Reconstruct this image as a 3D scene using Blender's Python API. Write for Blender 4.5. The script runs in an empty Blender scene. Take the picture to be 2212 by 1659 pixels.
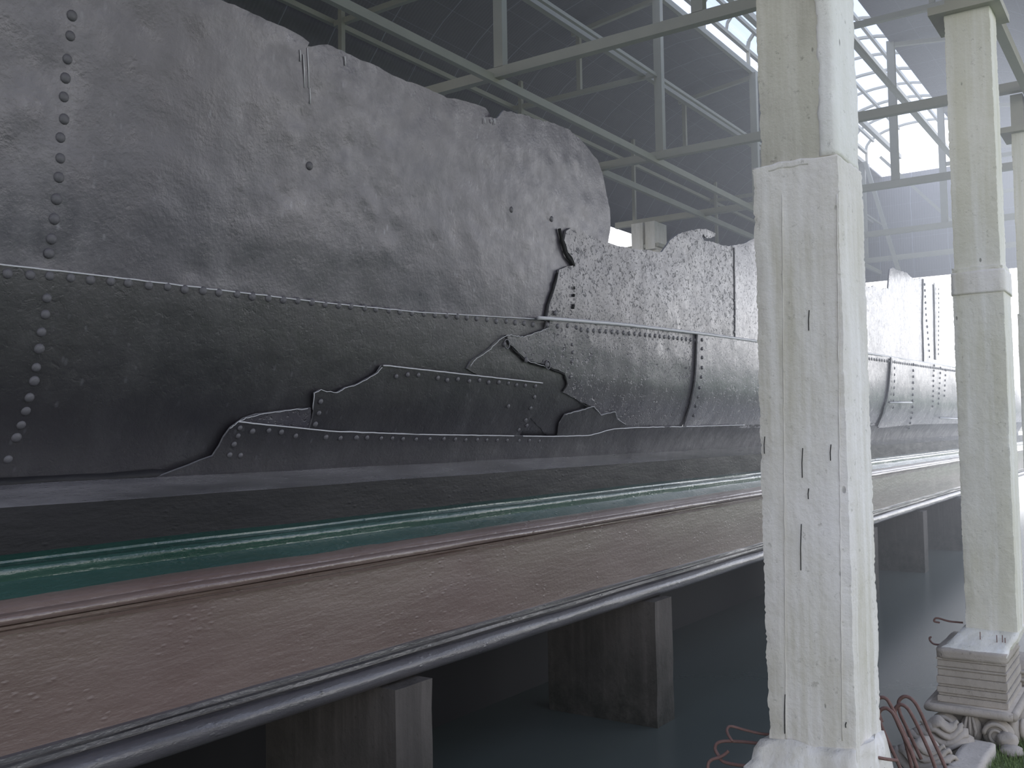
import bpy, bmesh, math, random
from mathutils import Vector, Matrix, noise, geometry
C = bpy.context.scene.collection
random.seed(7)
# ------------------------------------------------------------------ camera
F = 2100.0
yaw, pit, rol = map(math.radians, (34.5, 2.95, -0.9))
CZ = 2.0
fw = Vector((math.cos(yaw)*math.cos(pit), math.sin(yaw)*math.cos(pit), math.sin(pit)))
r0 = Vector((math.sin(yaw), -math.cos(yaw), 0)); u0 = r0.cross(fw)
rt = math.cos(rol)*r0+math.sin(rol)*u0; up = -math.sin(rol)*r0+math.cos(rol)*u0
cd = bpy.data.cameras.new('camera'); cam = bpy.data.objects.new('camera', cd); C.objects.link(cam)
cam.matrix_world = Matrix(((rt.x, up.x, -fw.x, 0), (rt.y, up.y, -fw.y, 0), (rt.z, up.z, -fw.z, CZ), (0, 0, 0, 1)))
cd.sensor_width = 36; cd.lens = F/2212*36; cd.clip_start = .05; cd.clip_end = 500
bpy.context.scene.camera = cam
def ray(x, y): return fw+rt*((x-1106)/F)-up*((y-829.5)/F)
def onplane(x, y, ax, v):
    d = ray(x, y); o = Vector((0, 0, CZ)); t = (v-o[ax])/d[ax]; return o+d*t
# ------------------------------------------------------------------ helpers
def tag(o, label=None, cat=None, group=None, kind=None):
    if label: o['label'] = label
    if cat: o['category'] = cat
    if group: o['group'] = group
    if kind: o['kind'] = kind
    return o
def empty(name, loc, label=None, cat=None, group=None):
    o = bpy.data.objects.new(name, None); C.objects.link(o); o.location = loc; o.empty_display_size = .2
    return tag(o, label, cat, group)
def link(name, me, m, parent=None, smooth=False):
    o = bpy.data.objects.new(name, me); C.objects.link(o)
    if m is not None: me.materials.append(m)
    if smooth:
        for p in me.polygons: p.use_smooth = True
    if parent is not None:
        o.parent = parent; o.location = -Vector(parent.location) if parent.parent is None else Vector((0,0,0))
    return o
def from_bm(name, bm, m, parent=None, smooth=False):
    me = bpy.data.meshes.new(name); bm.to_mesh(me); bm.free()
    return link(name, me, m, parent, smooth)
def from_py(name, vs, fs, m, parent=None, smooth=False):
    me = bpy.data.meshes.new(name); me.from_pydata([tuple(v) for v in vs], [], fs); me.update()
    return link(name, me, m, parent, smooth)
def recalc(o):
    bm = bmesh.new(); bm.from_mesh(o.data); bmesh.ops.recalc_face_normals(bm, faces=bm.faces); bm.to_mesh(o.data); bm.free(); return o
def bm_box(bm, lo, hi, bev=0):
    r = bmesh.ops.create_cube(bm, size=1)
    for v in r['verts']:
        v.co = Vector([lo[i]+(v.co[i]+.5)*(hi[i]-lo[i]) for i in range(3)])
    if bev:
        es = list({e for v in r['verts'] for e in v.link_edges})
        bmesh.ops.bevel(bm, geom=es, offset=bev, segments=2, affect='EDGES')
def bm_beam(bm, a, b, w, h):
    """box beam from a to b, w across, h high"""
    a = Vector(a); b = Vector(b); d = (b-a).normalized()
    ref = Vector((0, 0, 1)) if abs(d.z) < .9 else Vector((1, 0, 0))
    s = d.cross(ref).normalized(); t = s.cross(d).normalized()
    vs = []
    for p in (a, b):
        for i, j in ((-1, -1), (1, -1), (1, 1), (-1, 1)):
            vs.append(bm.verts.new(p+s*(i*w/2)+t*(j*h/2)))
    for f in ((0, 1, 2, 3), (7, 6, 5, 4), (0, 4, 5, 1), (1, 5, 6, 2), (2, 6, 7, 3), (3, 7, 4, 0)):
        bm.faces.new([vs[i] for i in f])
def bm_tube(bm, pts, r, n=8, cap=True):
    pts = [Vector(p) for p in pts]; rings = []
    prev = None
    for i, p in enumerate(pts):
        d = (pts[min(i+1, len(pts)-1)]-pts[max(i-1, 0)]).normalized()
        if prev is None:
            ref = Vector((0, 0, 1)) if abs(d.z) < .9 else Vector((1, 0, 0)); s = d.cross(ref).normalized()
        else:
            s = (prev-d*prev.dot(d)).normalized()
        prev = s; t = d.cross(s)
        rr = r[i] if isinstance(r, (list, tuple)) else r
        rings.append([bm.verts.new(p+(s*math.cos(k*2*math.pi/n)+t*math.sin(k*2*math.pi/n))*rr) for k in range(n)])
    for a, b in zip(rings, rings[1:]):
        for k in range(n): bm.faces.new((a[k], a[(k+1) % n], b[(k+1) % n], b[k]))
    if cap: bm.faces.new(rings[0][::-1]); bm.faces.new(rings[-1])
def smooth_path(pts, n=6):
    pts = [Vector(p) for p in pts]; out = []
    for i in range(len(pts)-1):
        p0 = pts[max(i-1, 0)]; p1 = pts[i]; p2 = pts[i+1]; p3 = pts[min(i+2, len(pts)-1)]
        for k in range(n):
            t = k/n; out.append(.5*((2*p1)+(p2-p0)*t+(2*p0-5*p1+4*p2-p3)*t*t+(3*p1-p0-3*p2+p3)*t**3))
    out.append(pts[-1]); return out
def lerp_tab(tab, z):
    if z <= tab[0][0]: return tab[0][1]
    for (a, x), (b, y) in zip(tab, tab[1:]):
        if z <= b: return x+(y-x)*(z-a)/(b-a)
    return tab[-1][1]
# ------------------------------------------------------------------ materials
class N:
    def __init__(s, name):
        s.m = bpy.data.materials.new(name); s.m.use_nodes = True; s.t = s.m.node_tree; s.b = s.t.nodes['Principled BSDF']
        s.co = s.t.nodes.new('ShaderNodeTexCoord').outputs['Object']
    def n(s, k, **kw):
        o = s.t.nodes.new('ShaderNode'+k)
        for a, b in kw.items(): setattr(o, a, b)
        return o
    def l(s, a, b): s.t.links.new(a, b)
    def map(s, scale=(1, 1, 1), loc=(0, 0, 0), src=None):
        o = s.n('Mapping'); o.inputs['Scale'].default_value = scale; o.inputs['Location'].default_value = loc
        s.l(src or s.co, o.inputs[0]); return o.outputs[0]
    def noise(s, scale, detail=4, rough=.55, vec=None, dist=0):
        o = s.n('TexNoise'); o.inputs['Scale'].default_value = scale; o.inputs['Detail'].default_value = detail
        o.inputs['Roughness'].default_value = rough; o.inputs['Distortion'].default_value = dist
        s.l(vec or s.co, o.inputs['Vector']); return o.outputs['Fac']
    def voro(s, scale, vec=None, feature='F1'):
        o = s.n('TexVoronoi'); o.feature = feature; o.inputs['Scale'].default_value = scale
        s.l(vec or s.co, o.inputs['Vector']); return o.outputs['Distance']
    def ramp(s, fac, stops):
        o = s.n('ValToRGB'); cr = o.color_ramp
        while len(cr.elements) < len(stops): cr.elements.new(.5)
        for e, (p, c) in zip(cr.elements, stops):
            e.position = p; e.color = (*c, 1) if isinstance(c, (tuple, list)) else (c, c, c, 1)
        s.l(fac, o.inputs[0]); return o.outputs[0]
    def mix(s, fac, a, b, mode='MIX'):
        o = s.n('Mix', data_type='RGBA', blend_type=mode)
        for k, v in ((0, fac), (6, a), (7, b)):
            if isinstance(v, (int, float)): o.inputs[k].default_value = v if k == 0 else (v, v, v, 1)
            elif isinstance(v, tuple): o.inputs[k].default_value = (*v, 1)
            else: s.l(v, o.inputs[k])
        return o.outputs[2]
    def math(s, op, a, b=0.0, c=None):
        o = s.n('Math', operation=op)
        for k, v in ((0, a), (1, b), (2, c)):
            if v is None: continue
            if isinstance(v, (int, float)): o.inputs[k].default_value = v
            else: s.l(v, o.inputs[k])
        return o.outputs[0]
    def bump(s, h, strength, dist=.01, nrm=None):
        o = s.n('Bump'); o.inputs['Strength'].default_value = strength; o.inputs['Distance'].default_value = dist
        s.l(h, o.inputs['Height'])
        if nrm: s.l(nrm, o.inputs['Normal'])
        return o.outputs[0]
    def sep(s):
        o = s.n('SeparateXYZ'); s.l(s.co, o.inputs[0]); return o.outputs
    def fin(s, col=None, rough=None, nrm=None, metal=0, spec=None, coat=None):
        for k, v in (('Base Color', col), ('Roughness', rough), ('Normal', nrm), ('Metallic', metal)):
            if v is None: continue
            if isinstance(v, tuple): s.b.inputs[k].default_value = (*v, 1)
            elif isinstance(v, (int, float)): s.b.inputs[k].default_value = v
            else: s.l(v, s.b.inputs[k])
        if spec is not None: s.b.inputs['Specular IOR Level'].default_value = spec
        if coat: s.b.inputs['Coat Weight'].default_value = coat[0]; s.b.inputs['Coat Roughness'].default_value = coat[1]
        return s.m
def black_iron(name, pits=0.0, scuff=.5, base=.022, rough=.42, coat=0):
    n = N(name)
    big = n.noise(1.1, 5, .6); mid = n.noise(5, 6, .6); fine = n.noise(60, 4, .6)
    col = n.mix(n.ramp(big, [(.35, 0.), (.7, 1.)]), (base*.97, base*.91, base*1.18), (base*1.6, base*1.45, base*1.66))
    sp = n.ramp(n.voro(17, n.map((1.2, 1, .55))), [(0, 1.), (.12, .5), (.19, 0.)])
    spm = n.math('MULTIPLY', sp, n.ramp(n.noise(3.2, 3), [(.47, 0.), (.6, 1.)]))
    col = n.mix(n.math('MULTIPLY', spm, scuff), col, (.22, .22, .25))
    vs = n.ramp(n.noise(5, 4, .6, n.map((1, 1, .08))), [(.55, 0.), (.75, .35)])
    col = n.mix(vs, col, (base*3.2, base*3.1, base*3.4))
    ro = n.ramp(n.noise(9, 5, .7), [(.3, rough-.1), (.7, rough+.1)])
    h = n.math('ADD', n.math('MULTIPLY', mid, 1.), n.math('MULTIPLY', fine, .16))
    nr = n.bump(h, .5, .014)
    if pits:
        v = n.ramp(n.noise(26, 3, .55, n.map((1, 1, 1.15)), .8), [(.26, 0.), (.36, .8), (.42, 1.), (.6, 1.)])
        v2 = n.ramp(n.noise(52, 2, .5, n.map((1, 1, 1.1), (3, 1, 7)), .5), [(.30, 0.), (.38, 1.)])
        nr = n.bump(n.math('ADD', v, n.math('MULTIPLY', v2, .45)), pits, .014, nr)
    return n.fin(col, ro, nr, spec=.8, coat=(coat, .2) if coat else None)
M = {}
M['iron'] = black_iron('black_painted_iron', 0, .7, .062, .34)
M['iron_pit'] = black_iron('pitted_black_iron', .7, .3, .05, .32, .15)
M['iron_far'] = black_iron('weathered_black_iron', .5, .4, .07, .32, .4)
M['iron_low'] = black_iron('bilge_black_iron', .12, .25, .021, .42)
n = N('rim_highlight'); M['edge'] = n.fin(n.mix(n.noise(40), (.04, .04, .045), (.26, .26, .28)), .4)  # pale mottled rim: skylight catch on plate edges put into the colour
M['bead'] = N('paint_and_highlight_bead').fin((.50, .50, .53), .35); n = N('crack_and_recess_dark'); M['dark'] = n.fin((.004, .004, .005), .8)  # bead: pale paint, also coloured as the catch-light on laps and edges
n = N('rivet_paint'); M['rivet'] = n.fin(n.mix(n.noise(60), (.085, .082, .095), (.12, .117, .13)), .4, n.bump(n.noise(120), .3, .004))
def painted_cement(name, c1, c2, rough, pit=.5, coat=0, spec=.5):
    n = N(name)
    a = n.noise(2.2, 4, .6, n.map((.5, 1, 2))); st = n.noise(9, 5, .65, n.map((.35, 1, 1.6)))
    col = n.mix(n.ramp(a, [(.35, 0.), (.68, 1.)]), c1, c2)
    bl = n.ramp(n.voro(26, n.map((.7, 1, 1.4))), [(0, 1.), (.16, .35), (.3, 0.)])
    bl = n.math('MULTIPLY', bl, n.ramp(n.noise(4, 3), [(.5, 0.), (.6, 1.)]))
    h = n.math('ADD', n.math('MULTIPLY', st, 1.), n.math('ADD', n.math('MULTIPLY', n.noise(55, 3, .6, n.map((.6, 1, 1))), .35), n.math('MULTIPLY', bl, .5)))
    bp = n.bump(h, pit, .012)
    if pit >= .5: n.l(n.bump(h, pit*.7, .012), n.b.inputs['Coat Normal'])
    return n.fin(col, n.ramp(st, [(.3, rough-.06), (.7, rough+.1)]), bp, spec=spec, coat=(coat, .14) if coat else None)
M['brown'] = painted_cement('brown_painted_cement', (.128, .088, .078), (.158, .112, .100), .34, .45, .7)
M['cornice'] = painted_cement('brown_moulding_paint', (.125, .084, .072), (.17, .125, .108), .34, .5, .7)
M['green'] = painted_cement('green_painted_cement', (.012, .046, .034), (.026, .072, .058), .28, .6, .8)
M['grey'] = painted_cement('grey_moulding_paint', (.055, .052, .056), (.095, .090, .096), .34, .5, .5)
M['slab'] = painted_cement('black_slab_paint', (.011, .011, .013), (.020, .019, .022), .45, .3, 0, .2)
M['slabtop'] = painted_cement('slab_top_sheen', (.09, .088, .095), (.27, .26, .275), .2, .45, .5)  # pale base puts the sky reflection on the sloping top into colour
# concrete
def concrete(name, base, stain, white, streak=1.0, moss=None):
    n = N(name); x, y, z = n.sep()
    lo = n.noise(2.3, 5, .6, n.map((1, 1, .45))); vs = n.noise(14, 5, .65, n.map((1, 1, .05)))
    col = n.mix(n.ramp(lo, [(.35, 0.), (.65, 1.)]), base, stain)
    col = n.mix(n.math('MULTIPLY', n.ramp(vs, [(.45, 0.), (.7, 1.)]), .6*streak), col, white)
    col = n.mix(n.ramp(n.noise(30, 4, .7), [(.62, 0.), (.72, .5)]), col, tuple(c*.45 for c in base))
    ho = n.ramp(n.voro(9, n.map((1, 1, .5))), [(0, 1.), (.05, .8), (.07, 0.)])
    ho = n.math('MULTIPLY', ho, n.ramp(n.noise(3), [(.5, 0.), (.55, 1.)]))
    col = n.mix(n.math('MULTIPLY', ho, .7), col, (.08, .075, .065))
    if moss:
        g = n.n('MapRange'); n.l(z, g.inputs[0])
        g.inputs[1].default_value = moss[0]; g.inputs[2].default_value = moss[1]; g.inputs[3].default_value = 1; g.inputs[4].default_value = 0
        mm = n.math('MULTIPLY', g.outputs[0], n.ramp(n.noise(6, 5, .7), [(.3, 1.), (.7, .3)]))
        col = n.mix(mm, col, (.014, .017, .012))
    h = n.math('ADD', n.math('MULTIPLY', n.noise(14, 6, .65), 1.), n.math('MULTIPLY', ho, -.5))
    return n.fin(col, .85, n.bump(h, .6, .015), spec=.3)
M['conc'] = concrete('pale_concrete', (.55, .52, .43), (.75, .72, .69), (.86, .84, .81), 1.0)
M['conc_up'] = concrete('stained_upper_concrete', (.30, .28, .23), (.52, .50, .42), (.72, .70, .64), .8)
M['conc_far'] = concrete('greenish_concrete', (.60, .58, .47), (.70, .68, .61), (.82, .81, .78), 1.0)
M['plaster'] = concrete('white_plaster_patch', (.66, .65, .58), (.76, .75, .71), (.84, .83, .81), .7)
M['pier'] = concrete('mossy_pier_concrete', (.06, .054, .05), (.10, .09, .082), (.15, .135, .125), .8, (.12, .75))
M['cast'] = concrete('cast_stone', (.30, .27, .23), (.40, .36, .31), (.5, .46, .4), .3)
M['stone'] = concrete('ashlar_stone', (.42, .38, .33), (.52, .48, .42), (.6, .56, .5), .2)
n = N('steel_cream'); M['steel'] = n.fin(n.mix(n.noise(5, 4), (.31, .30, .255), (.40, .385, .32)), .5, n.bump(n.noise(50), .15, .004))
n = N('rust_bar'); M['rust'] = n.fin(n.mix(n.noise(30, 5, .7), (.10, .045, .035), (.24, .15, .13)), .8, n.bump(n.noise(90), .8, .004))
# roof sheets: seams along and across the curve, from the sheet's own uv
n = N('roof_sheet'); uv = n.n('UVMap').outputs[0]
sx = n.n('SeparateXYZ'); n.l(uv, sx.inputs[0])
def seam(src, per, w):
    f = n.math('FRACT', n.math('DIVIDE', src, per)); return n.math('LESS_THAN', f, w/per)
wob = n.math('MULTIPLY', n.noise(.8, 2), .15)
s1 = seam(n.math('ADD', sx.outputs[0], wob), .62, .012); s2 = seam(sx.outputs[1], .33, .008)
lines = n.math('MAXIMUM', s1, n.math('MULTIPLY', s2, .4))
col = n.mix(n.noise(3, 5), (.12, .112, .13), (.18, .168, .185))
col = n.mix(n.math('MULTIPLY', lines, .5), col, (.40, .42, .48))
ww = n.n('TexWave'); ww.inputs['Scale'].default_value = 7; n.l(uv, ww.inputs[0])
M['roof'] = n.fin(col, .55, n.bump(ww.outputs['Fac'], .25, .01))
# skylight sheet
n = N('skylight_sheet'); g = n.n('BsdfTransparent'); g.inputs[0].default_value = (.80, .86, .97, 1)
gl = n.n('BsdfGlossy'); gl.inputs[0].default_value = (.9, .95, 1, 1); gl.inputs[1].default_value = .12
mx = n.n('MixShader'); mx.inputs[0].default_value = .08; n.l(g.outputs[0], mx.inputs[1]); n.l(gl.outputs[0], mx.inputs[2])
n.l(mx.outputs[0], n.t.nodes['Material Output'].inputs[0]); M['poly'] = n.m
n = N('pond_water')
M['water'] = n.fin(n.mix(n.noise(.6), (.07, .083, .077), (.09, .104, .096)), .24, n.bump(n.noise(5, 3, .5), .04, .02), spec=.22)
n = N('grass'); M['grass'] = n.fin(n.mix(n.noise(30, 5), (.13, .20, .06), (.30, .40, .15)), .8, n.bump(n.noise(60, 4), 1., .03))
n = N('soil'); M['soil'] = n.fin(n.mix(n.noise(6, 5), (.09, .13, .05), (.22, .24, .13)), .9, n.bump(n.noise(25, 6), 1., .03))
n = N('glow'); n.b.inputs['Emission Color'].default_value = (1, .72, .5, 1); n.b.inputs['Emission Strength'].default_value = 14; M['glow'] = n.fin((.5, .4, .3), .6)
# ------------------------------------------------------------------ world
w = bpy.data.worlds.new('sky'); bpy.context.scene.world = w; w.use_nodes = True; t = w.node_tree
bg = t.nodes['Background']; tc = t.nodes.new('ShaderNodeTexCoord'); sp = t.nodes.new('ShaderNodeSeparateXYZ'); rp = t.nodes.new('ShaderNodeValToRGB')
t.links.new(tc.outputs['Generated'], sp.inputs[0]); t.links.new(sp.outputs[2], rp.inputs[0]); t.links.new(rp.outputs[0], bg.inputs[0])
els = [(0, (.20, .20, .19)), (.02, (1, .98, .97)), (.14, (.97, .97, 1)), (.32, (.37, .405, .50)), (.7, (.24, .29, .44))]
cr = rp.color_ramp
while len(cr.elements) < len(els): cr.elements.new(.5)
for e, (p, c) in zip(cr.elements, els): e.position = p; e.color = (*c, 1)
bg.inputs[1].default_value = 2.7
bpy.context.scene.view_settings.view_transform = 'Standard'
# ------------------------------------------------------------------ hull
near = [(-.2, 3.62), (-.05, 3.56), (.07, 3.50), (.16, 3.45), (.27, 3.41), (.4, 3.37), (.55, 3.335), (.7, 3.31), (.9, 3.27), (1.2, 3.23), (1.5, 3.18), (2.0, 3.10), (2.6, 3.02)]
far = [(-.2, 3.60), (-.05, 3.52), (.05, 3.45), (.13, 3.40), (.22, 3.35), (.35, 3.30), (.55, 3.27), (.8, 3.25), (1.0, 3.24), (1.6, 3.23), (2.6, 3.2)]
def smst(a, b, x):
    x = max(0, min(1, (x-a)/(b-a))); return x*x*(3-2*x)
def S(X, z): 
    k = smst(2.5, 7, X); zz = z-CZ; return lerp_tab(near, zz)*(1-k)+lerp_tab(far, zz)*k
def hp(x, y):
    d = ray(x, y); t = 3.3/d.y
    for _ in range(12):
        p = d*t; p.z += CZ; t = S(p.x, p.z)/d.y
    p = d*t; return (p.x, p.z+CZ)
hull = empty('ship_hull', (6, 3.3, 1.85), 'long black riveted iron ship hull with torn top edge, resting on the stepped plinth', 'ship')
rnd = random.Random(3)
dents = [(rnd.uniform(2.7, 5.9), 2+rnd.uniform(.9, 1.8), rnd.uniform(-.006, .0065), rnd.uniform(.02, .06)) for _ in range(170)]
dents += [(rnd.uniform(-1, 2.6), 2+rnd.uniform(.65, 1.8), rnd.uniform(-.006, .005), rnd.uniform(.03, .08)) for _ in range(40)]
def bumpy(X, z, amp):
    v = .010*noise.noise((X*1.3, z*1.7, 3))+.004*noise.noise((X*6, z*6, 9))
    if amp > 1 and z > CZ+.6:
        for a, b, h, r in dents:
            q = ((X-a)**2+(z-b)**2)/(r*r)
            if q < 6: v += h*math.exp(-q)
    return v*min(amp, 1.0) if amp <= 1 else v
def densify(poly, step, jit=0.0, seed=0):
    out = []; rr = random.Random(seed)
    for i in range(len(poly)):
        a = Vector(poly[i]); b = Vector(poly[(i+1) % len(poly)]); L = (b-a).length; k = max(1, int(L/step))
        for j in range(k):
            p = a.lerp(b, j/k)
            if j and jit: p += Vector((rr.uniform(-jit, jit), rr.uniform(-jit, jit)))
            out.append(p)
    return out
def inside(p, poly):
    c = False; j = len(poly)-1
    for i in range(len(poly)):
        a, b = poly[i], poly[j]
        if (a[1] > p[1]) != (b[1] > p[1]) and p[0] < (b[0]-a[0])*(p[1]-a[1])/(b[1]-a[1])+a[0]: c = not c
        j = i
    return c
def plate(name, poly, off, mat, step=.035, jit=.003, amp=1, thick=.009, seed=0, label=None, growz=1.0, curl=None):
    bd = densify(poly, step, jit, seed)
    xs = [p[0] for p in bd]; zs = [p[1] for p in bd]
    pts = list(bd); x = min(xs)
    rr = random.Random(seed)
    while x < max(xs):
        s = step*(1 if x < 6 else 1+(x-6)*.22)
        z = min(zs)+rr.uniform(0, step)
        while z < max(zs):
            p = Vector((x+rr.uniform(-.2, .2)*s, z+rr.uniform(-.2, .2)*step))
            if inside(p, bd) and min((p-q).length_squared for q in bd[::1]) > (step*.45)**2: pts.append(p)
            z += step*growz*(1 if x < 6 else 1.3)
        x += s
    nb = len(bd)
    vs, es, fs, *_ = geometry.delaunay_2d_cdt(pts, [(i, (i+1) % nb) for i in range(nb)], [list(range(nb))], 1, 1e-6)
    co = []
    for v in vs:
        y = S(v[0], v[1])-off-bumpy(v[0], v[1], amp)
        if curl: y += curl(v[0], v[1])
        co.append((v[0], y, v[1]))
    o = from_py(name, co, [list(f) for f in fs], mat, hull, True)
    bm = bmesh.new(); bm.from_mesh(o.data)
    bmesh.ops.recalc_face_normals(bm, faces=bm.faces)
    if sum(f.normal.y*f.calc_area() for f in bm.faces) > 0: bmesh.ops.reverse_faces(bm, faces=bm.faces)
    bm.to_mesh(o.data); bm.free()
    o.data.materials.append(M['edge'])
    md = o.modifiers.new('s', 'SOLIDIFY'); md.thickness = thick; md.offset = -1; md.material_offset_rim = 1
    es = o.modifiers.new('e', 'EDGE_SPLIT'); es.split_angle = math.radians(35)
    if label: o['label'] = label
    return o
P = lambda pts: [hp(*q) for q in pts]
lap_px = [(0, 573), (200, 595), (450, 625), (700, 655), (900, 675), (1178, 691), (1330, 703), (1500, 722), (1640, 741), (1870, 765), (2060, 795)]
lap = P(lap_px)
def lapz(X):
    if X <= lap[0][0]: return lap[0][1]-.01*(lap[0][0]-X)
    if X >= lap[-1][0]: return lap[-1][1]+.005*(X-lap[-1][0])
    return lerp_tab([(a, b) for a, b in lap], X)
BZ = CZ-.17; XR = 28.5
# upper near plate
top1 = P([(475, 0), (520, 18), (560, 36), (600, 54), (640, 72), (668, 92), (664, 100), (672, 101), (690, 97), (708, 96), (740, 108), (770, 124), (800, 136), (840, 157), (880, 176), (920, 188), (960, 206), (990, 222), (1010, 240), (1045, 252), (1075, 255), (1090, 238), (1110, 243), (1130, 247), (1160, 258), (1195, 266), (1225, 278), (1250, 298), (1275, 325), (1293, 345), (1302, 372), (1310, 410), (1318, 450), (1320, 490), (1312, 540)])
u1 = [(-2.5, lapz(-2.5)-.06), (-2.5, CZ+1.8), (-1, CZ+1.83), (.5, CZ+1.79), (1.8, CZ+1.82)]+top1+[(6.0, lapz(6)+.3), (6.0, lapz(6)-.05)]+[(x, lapz(x)-.06) for x in (5, 4, 3, 2, 1, 0, -1)]
PL0 = plate('upper_plate', u1, 0, M['iron'], .03, .004, 2, label='smooth dented upper plate at the near end')
# folded flap behind the torn rim
plate('folded_flap', P([(962, 205), (1000, 208), (1040, 219), (1066, 229), (1077, 247), (1055, 262), (990, 240)]), -.05, M['iron'], .03, .002, 1, .01, label='bent flap behind the torn rim')
# near lower strake
low1 = [(-2.5, BZ), (-2.5, lapz(-2.5))]+[(x, lapz(x)) for x in (-1, 0)]+[l for l in lap if l[0] < 5]+[(5.5, lapz(5.5)-.01), (6.2, lapz(6.2)-.02), (7.2, lapz(7.2)-.03), (7.2, BZ), (3, BZ)]
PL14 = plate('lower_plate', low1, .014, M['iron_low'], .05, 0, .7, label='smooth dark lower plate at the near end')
def band(x0, x1, up_, dn, k=.4):
    m = max(2, int((x1-x0)/k)); xs = [x0+(x1-x0)*i/m for i in range(m+1)]
    return [(x, up_(x)) for x in xs]+[(x, dn(x)) for x in xs[::-1]]
ga = P([(500, 912), (560, 918), (700, 932), (900, 939), (1180, 943), (1260, 941), (1310, 927), (1360, 924), (1500, 921), (1640, 917)])
def lowz(X):
    if X > ga[-1][0]: return ga[-1][1]+.004*(X-ga[-1][0])
    return lerp_tab(ga, X)
m2p = P([(1000, 797), (1010, 780), (1045, 757), (1062, 740), (1085, 724), (1105, 727), (1135, 745), (1230, 770), (1240, 930), (1180, 948), (1100, 860)])
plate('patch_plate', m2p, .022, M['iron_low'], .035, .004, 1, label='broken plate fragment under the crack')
mid = P([(1178, 691), (1176, 708), (1158, 716), (1120, 729), (1085, 724), (1092, 745), (1126, 776), (1150, 784), (1172, 790), (1210, 806), (1217, 830), (1206, 848), (1222, 856), (1248, 870), (1272, 880), (1284, 896), (1292, 900), (1296, 893), (1316, 889), (1320, 905), (1342, 919)])
xm = hp(1497, 760)[0]
mid = mid+[(x, lowz(x)-.04) for x in (5.9, 6.5, 7.0)]+[(xm+.1, lowz(xm)-.04), (xm+.1, lapz(xm+.1))]+[(x, lapz(x)) for x in (7, 6.5, 6, 5.6)]
PL34 = plate('lower_plate', mid, .034, M['iron_pit'], .035, .003, 1, label='heavily pitted middle lower plate with cracked left edge')
plate('patch_plate', P([(1190, 946), (1196, 915), (1208, 896), (1235, 888), (1270, 879), (1286, 897), (1316, 890), (1321, 906), (1343, 920), (1300, 945)]), .046, M['iron_low'], .03, .004, 1, label='jagged plate fragment beside the crack')
PL40 = plate('bilge_plate', P([(652, 940), (663, 905), (667, 850), (680, 843), (714, 850), (735, 838), (762, 830), (803, 806), (813, 790), (900, 799), (1000, 810), (1100, 821), (1160, 828), (1163, 842), (1154, 870), (1136, 905), (1112, 942), (900, 948), (760, 945)]), .038, M['iron_low'], .04, .003, 1, label='dark overlapping bilge plate with straight bright top edge')
plate('patch_plate', P([(500, 915), (515, 905), (545, 895), (600, 888), (662, 882), (660, 940), (560, 935)]), .03, M['iron_pit'], .03, .003, 1, label='rough corroded strip at the torn end')
gar = P([(445, 985), (460, 962), (468, 945), (482, 925), (500, 912)])+ga[1:]+[(12, lowz(12)), (18, lowz(18)), (XR, lowz(XR)), (XR, BZ), (18, BZ), (12, BZ), (8, BZ), (5, BZ), (3.5, BZ), (2.9, BZ), (2.5, BZ)]
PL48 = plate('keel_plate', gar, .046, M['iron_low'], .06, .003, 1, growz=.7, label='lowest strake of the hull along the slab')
# upper middle plate
u2 = P([(1170, 715), (1174, 692), (1180, 660), (1193, 622), (1203, 583), (1216, 578), (1238, 572), (1232, 556), (1222, 545), (1214, 520), (1218, 500), (1228, 493), (1250, 500), (1282, 515), (1315, 527), (1335, 533), (1375, 540), (1400, 541), (1410, 545), (1425, 545), (1433, 534), (1443, 519), (1460, 506), (1480, 500), (1500, 496), (1520, 495), (1530, 500), (1540, 505), (1539, 511), (1530, 515), (1519, 514), (1513, 506), (1511, 512), (1516, 521), (1535, 523), (1555, 531), (1582, 533)])
x2 = hp(1582, 600)[0]
plate('upper_plate', u2+[(x2, lapz(x2)-.03)]+[(x, lapz(x)-.03) for x in (7.5, 7, 6.5, 6, 5.5)], .022, M['iron_pit'], .035, .004, 1, .016, label='pitted upper plate with wave shaped torn top')
u3 = P([(1575, 532), (1592, 528), (1603, 527), (1615, 521), (1626, 516), (1640, 517)])+[(9.6, CZ+1.8), (10.3, CZ+1.6), (11.2, CZ+1.75), (12.0, CZ+1.7)]+P([(1861, 618), (1868, 611), (1874, 622), (1886, 617), (1896, 625), (1917, 623), (1920, 581), (1926, 578), (1938, 584), (1957, 590), (1971, 604), (1989, 600), (1993, 604)])
x3 = hp(1993, 650)[0]
plate('upper_plate', u3+[(x3, lapz(x3)-.03)]+[(x, lapz(x)-.03) for x in (14, 12, 10.5, 9)]+[(x2-.05, lapz(x2)-.03)], .014, M['iron_far'], .05, .006, 1, .02, label='pale upper plate with jagged peak between the two pillars')
u4 = P([(1990, 603), (2003, 606), (2018, 622), (2036, 633), (2055, 645), (2075, 660)])+[(22.5, CZ+2.1), (25, CZ+2.0), (27, CZ+1.95), (XR, CZ+1.9), (XR, lapz(XR)), (24, lapz(24)-.02), (20, lapz(20)-.02), (x3-.1, lapz(x3)-.03)]
plate('upper_plate', u4, .03, M['iron_far'], .07, .006, 1, .02, label='farthest upper plate beyond the second pillar')
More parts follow.
